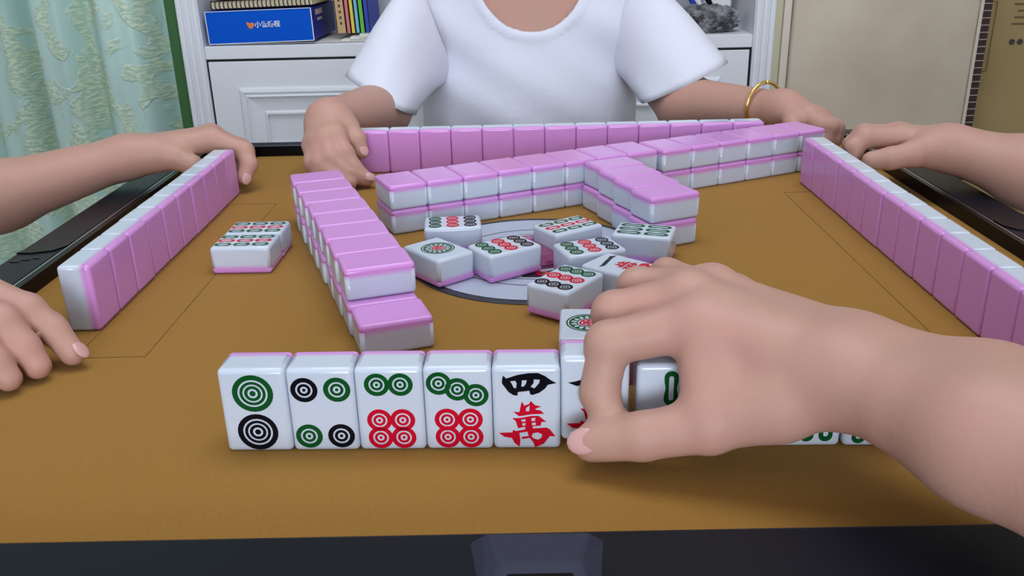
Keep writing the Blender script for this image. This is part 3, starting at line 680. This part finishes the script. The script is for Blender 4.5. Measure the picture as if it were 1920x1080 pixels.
def sleeve(name, parent, a, b, ra, rb, m):
    a = Vector(a); b = Vector(b); d = (b-a).normalized(); bm = bmesh.new(); u = d.orthogonal().normalized(); v = d.cross(u); n = 28; rings = []
    for p, r in ((a, ra), (a.lerp(b, .5), (ra+rb)/2), (b, rb), (b, rb-.004), (a.lerp(b, .5), (ra+rb)/2-.004), (a, ra-.004)):
        rings.append([bm.verts.new(p+r*(u*math.cos(2*math.pi*i/n)+v*math.sin(2*math.pi*i/n))) for i in range(n)])
    for A, B in zip(rings, rings[1:]+rings[:1]):
        for i in range(n): bm.faces.new((A[i], A[(i+1) % n], B[(i+1) % n], B[i]))
    return obj('sleeve', bm_mesh('sleeve', bm, m, True), parent)

def torso_sdf(cx, cy, yaw, s=1.0, zs=.165):
    """simple seated torso, neck and head; local +y is the way the person faces; zs is the shoulder height"""
    c, si = math.cos(yaw), math.sin(yaw)
    def loc(P): q = P-np.array((cx, cy, 0)); return np.stack([c*q[:, 0]+si*q[:, 1], -si*q[:, 0]+c*q[:, 1], q[:, 2]], 1)
    def f(P, shirt=False):
        q = loc(P); o = .010 if shirt else 0
        d = ell(q, (0, 0, zs-.14), (.138*s+o, .092*s+o, .17+o)); d = smin(d, ell(q, (0, .006, zs-.28), (.132*s+o, (.102 if shirt else .09)*s+o, .19+o)), .06)
        d = smin(d, cap(q, (-.115*s, -.005, zs-.02), .052+o, (.115*s, -.005, zs-.02), .052+o), .05)
        if not shirt:
            d = smin(d, cap(q, (0, -.01, zs), .055, (0, .005, zs+.12), .05), .03)
            d = smin(d, ell(q, (0, .015, zs+.235), (.074, .094, .115)), .02)
            d = smin(d, cap(q, (0, .108, zs+.245), .009, (0, .118, zs+.215), .012), .012)
            d = smin(d, cap(q, (-.02, .098, zs+.175), .008, (.02, .098, zs+.175), .008), .008)
            for sx in (-1, 1):
                d = smin(d, ell(q, (sx*.076, .005, zs+.225), (.008, .016, .028)), .006)
                d = -smin(-d, np.linalg.norm(q-np.array((sx*.03, .112, zs+.25)), axis=1)-.014, .01)
            d = smin(d, ell(q, (0, -.0, -.272), (.15*s, .11, .10)), .04)
            for sx in (-1, 1):
                d = smin(d, cap(q, (sx*.085, .0, -.300), .072, (sx*.10, .30, -.305), .055), .03); d = smin(d, cap(q, (sx*.10, .30, -.31), .052, (sx*.10, .31, -.69), .036), .02)
                d = smin(d, cap(q, (sx*.10, .31, -.725), .032, (sx*.10, .42, -.735), .024), .015)
        return d
    def legs(P):
        q = loc(P); o = .007; d = ell(q, (0, 0, -.272), (.15*s+o, .11+o, .10+o))
        for sx in (-1, 1):
            d = smin(d, cap(q, (sx*.085, .0, -.300), .072+o, (sx*.10, .30, -.305), .055+o), .03); d = smin(d, cap(q, (sx*.10, .30, -.31), .052+o, (sx*.10, .31, -.69), .036+o), .02)
        return np.maximum(np.maximum(d, P[:, 2]+.205), -.69-P[:, 2])
    f.legs = legs
    def world(v): return (cx+c*v[0]-si*v[1], cy+si*v[0]+c*v[1], v[2])
    return f, loc, world
def trousers(parent, tf, lo, hi):
    V, Q = surface_nets(tf.legs, lo, hi, .008); o = obj('trousers', np_mesh('trousers', [(smooth_v(V, Q, 1), Q)], 'trouser'), parent); return o
def hair_obj(parent, world, zs, yaw):
    bm = bmesh.new(); bmesh.ops.create_uvsphere(bm, u_segments=32, v_segments=24, radius=1)
    for v in bm.verts:
        x, y, z = v.co; f = 1.0
        if y > .45 and z < .45: f = .80          # leave the face free
        v.co = Vector((x*.083*f, y*.100*f-.002, z*.122*f-(.03 if z < 0 and y < .2 else 0)))
    p = world((0, .012, zs+.245)); o = obj('hair', bm_mesh('hair', bm, 'hair', True), parent, p, (0, 0, yaw)); return o
def far_person():
    yaw = math.pi; zs = .150; cx, cy = .008, .635
    tf, loc, world = torso_sdf(cx, cy, yaw, 1.0, zs)
    R = dict(thumb=[(-.1679, .2472, .0281), (-.1719, .2514, .0386), (-.1811, .2607, .0488), (-.1927, .2685, .0550)],
        index=[(-.1625, .2166, .0106), (-.1703, .2174, .0181), (-.1796, .2236, .0312), (-.1902, .2381, .0462)],
        middle=[(-.1579, .2094, .0087), (-.1733, .2051, .0144), (-.1918, .2148, .0282), (-.1986, .2340, .0441)],
        ring=[(-.1724, .1960, .0078), (-.1865, .1999, .0124), (-.2018, .2129, .0237), (-.2061, .2358, .0407)],
        little=[(-.1923, .2015, .0084), (-.2011, .2067, .0136), (-.2109, .2194, .0239), (-.2137, .2396, .0368)],
        wr=(-.1990, .2740, .0560), wu=(-.2085, .2740, .0500), rw=.0170,
        fr=[((-.2036, .2700, .0550), .0200, (-.1745, .4560, .0305), .034), ((-.1745, .4560, .0305), .034, (-.120, .655, .104), .036)])
    L = dict(index=[(.2990, .2960, .0100), (.3020, .2920, .0200), (.3080, .2950, .0330), (.3000, .3140, .0400)], middle=[(.3090, .2930, .0090), (.3120, .2900, .0190), (.3170, .2950, .0310), (.3080, .3170, .0370)],
        ring=[(.3190, .3000, .0090), (.3220, .2960, .0180), (.3260, .3030, .0290), (.3160, .3220, .0340)], little=[(.3270, .3080, .0090), (.3300, .3060, .0160), (.3320, .3120, .0260), (.3220, .3300, .0310)],
        thumb=[(.2800, .2960, .0300), (.2820, .3080, .0350), (.2850, .3240, .0380), (.2860, .3400, .0380)],
        wr=(.2830, .3520, .0410), wu=(.2930, .3540, .0370), rw=.0170,
        fr=[((.2860, .3500, .0400), .0190, (.2035, .4800, .0215), .036), ((.2035, .4800, .0215), .036, (.138, .655, .104), .036)])
    fr, fl = hand_sdf(R), hand_sdf(L)
    def f(P): return smin(smin(tf(P), fr(P), .015), fl(P), .015)
    VR = surface_nets(fr, (-.255, .185, -.003), (-.10, .50, .095), .0019); VR = (smooth_v(*VR, 1), VR[1])
    VL = surface_nets(fl, (.15, .275, -.012), (.355, .50, .085), .0024); VL = (smooth_v(*VL, 1), VL[1])
    VB = surface_nets(f, (-.28, .26, -.775), (.34, .80, .55), .005); VB = (smooth_v(*VB, 2), VB[1])
    a = split(VR, lambda c: c[:, 1] < .485); b = split(VL, lambda c: c[:, 1] < .485)
    body = split(VB, lambda c: ~((c[:, 0] < -.10) & (c[:, 1] < .474) & (c[:, 2] > -.05)) & ~((c[:, 0] > .14) & (c[:, 1] < .474) & (c[:, 2] > -.05)))
    o = body_object('person in a white T-shirt sitting opposite, both hands at the ends of a tile row', [a, b, body])
    # T-shirt shell
    def sleeve_loft(S, eS, mS, l, r, b_, zf):
        S, eS, mS, l, r = map(np.array, (S, eS, mS, l, r)); C = (l+r)/2; eH = (r-l)/2; mH = np.array((0, -b_, zf)); n, m = 40, 16; rings = []
        for inner in (0, 1):
            for j in (range(m+1) if not inner else range(m, -1, -1)):
                t = j/m; w = t*t*(3-2*t)*.4+t*.6; c = S*(1-t)+C*t+np.array((0, 0, .012))*math.sin(math.pi*t)
                e = eS*(1-w)+eH*w; mm = mS*(1-w)+mH*w; k = 1-.05*inner; ring = []
                for i in range(n):
                    a_ = 2*math.pi*i/n; wr_ = 1+.025*t*math.sin(3*a_+5*t)+.015*t*math.sin(7*a_+2)
                    ring.append(c+k*wr_*(e*math.cos(a_)+mm*math.sin(a_)))
                rings.append(ring)
        V = np.array(rings).reshape(-1, 3); R_ = len(rings); Q = []
        for j in range(R_):
            for i in range(n): Q.append((j*n+i, j*n+(i+1) % n, ((j+1) % R_)*n+(i+1) % n, ((j+1) % R_)*n+i))
        return V, np.array(Q)
    SL = [sleeve_loft((-.112, .630, .112), (.024, .0, -.072), (0, -.074, .01), (-.2180, .4860, .0690), (-.1330, .4580, .0230), .066, .010),
          sleeve_loft((.128, .640, .112), (.020, .0, .066), (0, -.064, .01), (.1495, .4965, .0240), (.2582, .5150, .0711), .052, .008)]
    def outer(P):
        d = tf(P, True)
        # soft folds
        w = .0016*np.sin(P[:, 0]*55+P[:, 2]*40)*np.sin(P[:, 2]*33-P[:, 0]*21+1.3)+.0009*np.sin(P[:, 2]*95+P[:, 0]*60)
        return d+w
    neckf = lambda P: cap(P, (cx+.005, cy-.10, zs+.036), .079, (cx+.005, cy+.02, zs+.10), .088)
    def shirt(P):
        nk = neckf(P); d = outer(P); d = np.maximum(d-.0014*((nk < .011)), -(d+.007))
        d = np.maximum(d, -.30-P[:, 2]); return np.maximum(d, -neckf(P))
    VS = surface_nets(shirt, (-.33, .43, -.32), (.36, .80, .26), .0030); VS = (smooth_v(*VS, 2), VS[1])
    so = obj('t_shirt', np_mesh('t_shirt', [VS]+SL, 'shirt'), o); so['label'] = 'white short-sleeved T-shirt with scoop neck'
    # gold bracelet
    c0 = Vector((.2700, .3780, .0395)); ax = Vector((.5, -.85, 0)).normalized(); u = Vector((0, 0, 1)); v = ax.cross(u)
    bo = tubeo('bracelet', [c0+.0265*(u*math.cos(i*2*math.pi/40)+v*math.sin(i*2*math.pi/40)) for i in range(41)], .0022, 'gold', o); bo['label'] = 'thin gold bracelet'
    hair_obj(o, world, zs, yaw); trousers(o, tf, (-.20, .24, -.71), (.22, .80, -.19))
    nail(o, R['thumb'][0], R['thumb'][1], (.5, -.6, .5), .0082, .0050, .006); nail(o, R['index'][0], R['index'][1], (.35, -.7, .6), .0072); nail(o, R['middle'][0], R['middle'][1], (.2, -.7, .7), .0072)
def side_person(left):
    if left:
        A = dict(index=[(-.2745, .2045, .0148), (-.2705, .2110, .0252), (-.2765, .2205, .0364), (-.3071, .2240, .0480)], middle=[(-.2838, .2210, .0133), (-.2795, .2285, .0245), (-.2850, .2370, .0359), (-.3130, .2385, .0480)],
            ring=[(-.2960, .2330, .0130), (-.2920, .2390, .0230), (-.2970, .2460, .0330), (-.3200, .2500, .0440)], little=[(-.3080, .2420, .0130), (-.3040, .2470, .0210), (-.3090, .2530, .0300), (-.3280, .2580, .0390)],
            thumb=[(-.3120, .1950, .0220), (-.3200, .1950, .0300), (-.3350, .1960, .0370), (-.3550, .1950, .0400)], wr=(-.3780, .1900, .0395), wu=(-.3800, .2060, .0400), rw=.0165,
            fr=[((-.3802, .1900, .0388), .0175, (-.4733, .1331, .0185), .0280), ((-.3810, .2060, .0395), .0165, (-.4780, .1480, .0200), .0270), ((-.4750, .1400, .0190), .0300, (-.575, .075, -.002), .037), ((-.575, .075, -.002), .037, (-.70, .150, .15), .046)])
        B = dict(index=[(-.2710, -.1720, .0085), (-.2820, -.1665, .0210), (-.2960, -.1640, .0330), (-.3260, -.1630, .0480)], middle=[(-.2835, -.1880, .0085), (-.2900, -.1850, .0190), (-.3020, -.1800, .0330), (-.3300, -.1790, .0480)],
            ring=[(-.2920, -.2030, .0085), (-.2980, -.2010, .0180), (-.3090, -.1960, .0300), (-.3340, -.1950, .0440)], little=[(-.3080, -.2140, .0085), (-.3120, -.2130, .0150), (-.3200, -.2100, .0240), (-.3400, -.2090, .0380)],
            thumb=[(-.3020, -.1320, .0100), (-.3180, -.1360, .0180), (-.3400, -.1440, .0260), (-.3640, -.1560, .0360)], wr=(-.3950, -.1690, .0450), wu=(-.3960, -.1850, .0430), rw=.0165,
            fr=[((-.3950, -.1690, .0450), .0180, (-.4900, -.1750, .0350), .027), ((-.3960, -.1850, .0430), .0170, (-.4900, -.1900, .0340), .026), ((-.4900, -.1820, .0345), .029, (-.610, -.215, .000), .037), ((-.610, -.215, .000), .037, (-.71, -.19, .15), .046)])
        tf, loc, world = torso_sdf(-.76, -.02, -math.pi/2, 1.0, .16); hs = [A, B]; x0, x1 = -.90, -.30
        boxes = [((-.515, .08, -.024), (-.255, .275, .085), lambda c: (c[:, 0] > -.50)), ((-.455, -.245, -.004), (-.255, -.12, .085), lambda c: c[:, 0] > -.44)]
        lab = 'player on the left, seen only by two bare forearms and hands'; m = 'shirt_dark'; yaw = -math.pi/2; keep = lambda c: ~((c[:, 2] > -.05) & (((c[:, 0] > -.488) & (c[:, 1] > 0)) | ((c[:, 0] > -.428) & (c[:, 1] < 0)))); lim = (-.93, -.32, -.775), (-.15, .30, .56); dx = -1
    else:
        A = dict(index=[(.2910, .1467, .0375), (.2905, .1493, .0442), (.3000, .1523, .0515), (.3323, .1522, .0500)], middle=[(.2950, .1640, .0330), (.2950, .1670, .0420), (.3050, .1690, .0500), (.3360, .1680, .0490)],
            ring=[(.3010, .1800, .0290), (.3010, .1830, .0380), (.3100, .1840, .0450), (.3400, .1820, .0450)], little=[(.3080, .1930, .0250), (.3080, .1960, .0330), (.3160, .1970, .0400), (.3440, .1940, .0400)],
            thumb=[(.2973, .1251, .0373), (.3120, .1208, .0399), (.3328, .1223, .0433), (.3500, .1300, .0440)], wr=(.3678, .1340, .0440), wu=(.3730, .1500, .0430), rw=.0165,
            fr=[((.3678, .1340, .0440), .0175, (.4183, .0930, .0300), .0265), ((.3730, .1500, .0430), .0165, (.4250, .1070, .0320), .0260), ((.4210, .1000, .0310), .0290, (.540, .010, -.02), .037), ((.540, .010, -.02), .037, (.70, .110, .15), .046)])
        tf, loc, world = torso_sdf(.76, -.02, math.pi/2, 1.0, .16); hs = [A]
        B = [(.71, -.19, .15), (.64, -.24, -.06), (.50, -.16, -.30)]
        boxes = [((.275, .02, -.035), (.475, .22, .085), lambda c: c[:, 0] < .46)]
        lab = 'player on the right, seen only by a bare forearm and hand behind the tile row'; m = 'shirt'; yaw = math.pi/2; keep = lambda c: ~((c[:, 0] < .448) & (c[:, 2] > -.06)); lim = (.15, -.32, -.775), (.93, .30, .56); dx = 1
    fs = [hand_sdf(h) for h in hs]
    def f(P):
        d = tf(P)
        for g in fs: d = smin(d, g(P), .015)
        if not left: d = smin(smin(d, cap(P, B[0], .046, B[1], .037), .015), cap(P, B[1], .036, B[2], .022), .015)
        return d
    parts = []
    for (lo, hi, kp), g in zip(boxes, fs):
        V, Q = surface_nets(g, lo, hi, .0018); parts.append(split((smooth_v(V, Q, 1), Q), kp))
    V, Q = surface_nets(f, *lim, .006); parts.append(split((smooth_v(V, Q, 2), Q), keep))
    o = body_object(lab, parts)
    def shirt(P):
        d = tf(P, True)
        for h in hs: a = h['fr'][-1]; d = smin(d, cap(P, np.array(a[0])*.35+np.array(a[2])*.65, .056, a[2], .064), .02)
        if not left: d = smin(d, cap(P, np.array(B[0])*.6+np.array(B[1])*.4, .056, B[0], .064), .02)
        d = np.maximum(d, -.30-P[:, 2]); return np.maximum(d, P[:, 2]-.20)
    V, Q = surface_nets(shirt, (lim[0][0], lim[0][1], -.33), (lim[1][0], lim[1][1], .30), .007); obj('t_shirt', np_mesh('t_shirt', [(smooth_v(V, Q, 1), Q)], m), o)
    hair_obj(o, world, .16, yaw); trousers(o, tf, (-.90, -.22, -.71) if left else (.36, -.22, -.71), (-.36, .18, -.19) if left else (.90, .18, -.19))
    if left:
        nail(o, hs[1]['index'][0], hs[1]['index'][1], (.75, -.1, .5), .0072)
        nail(o, hs[0]['index'][0], hs[0]['index'][1], (.6, -.5, .3), .0072)
near_person(); far_person(); side_person(True); side_person(False)
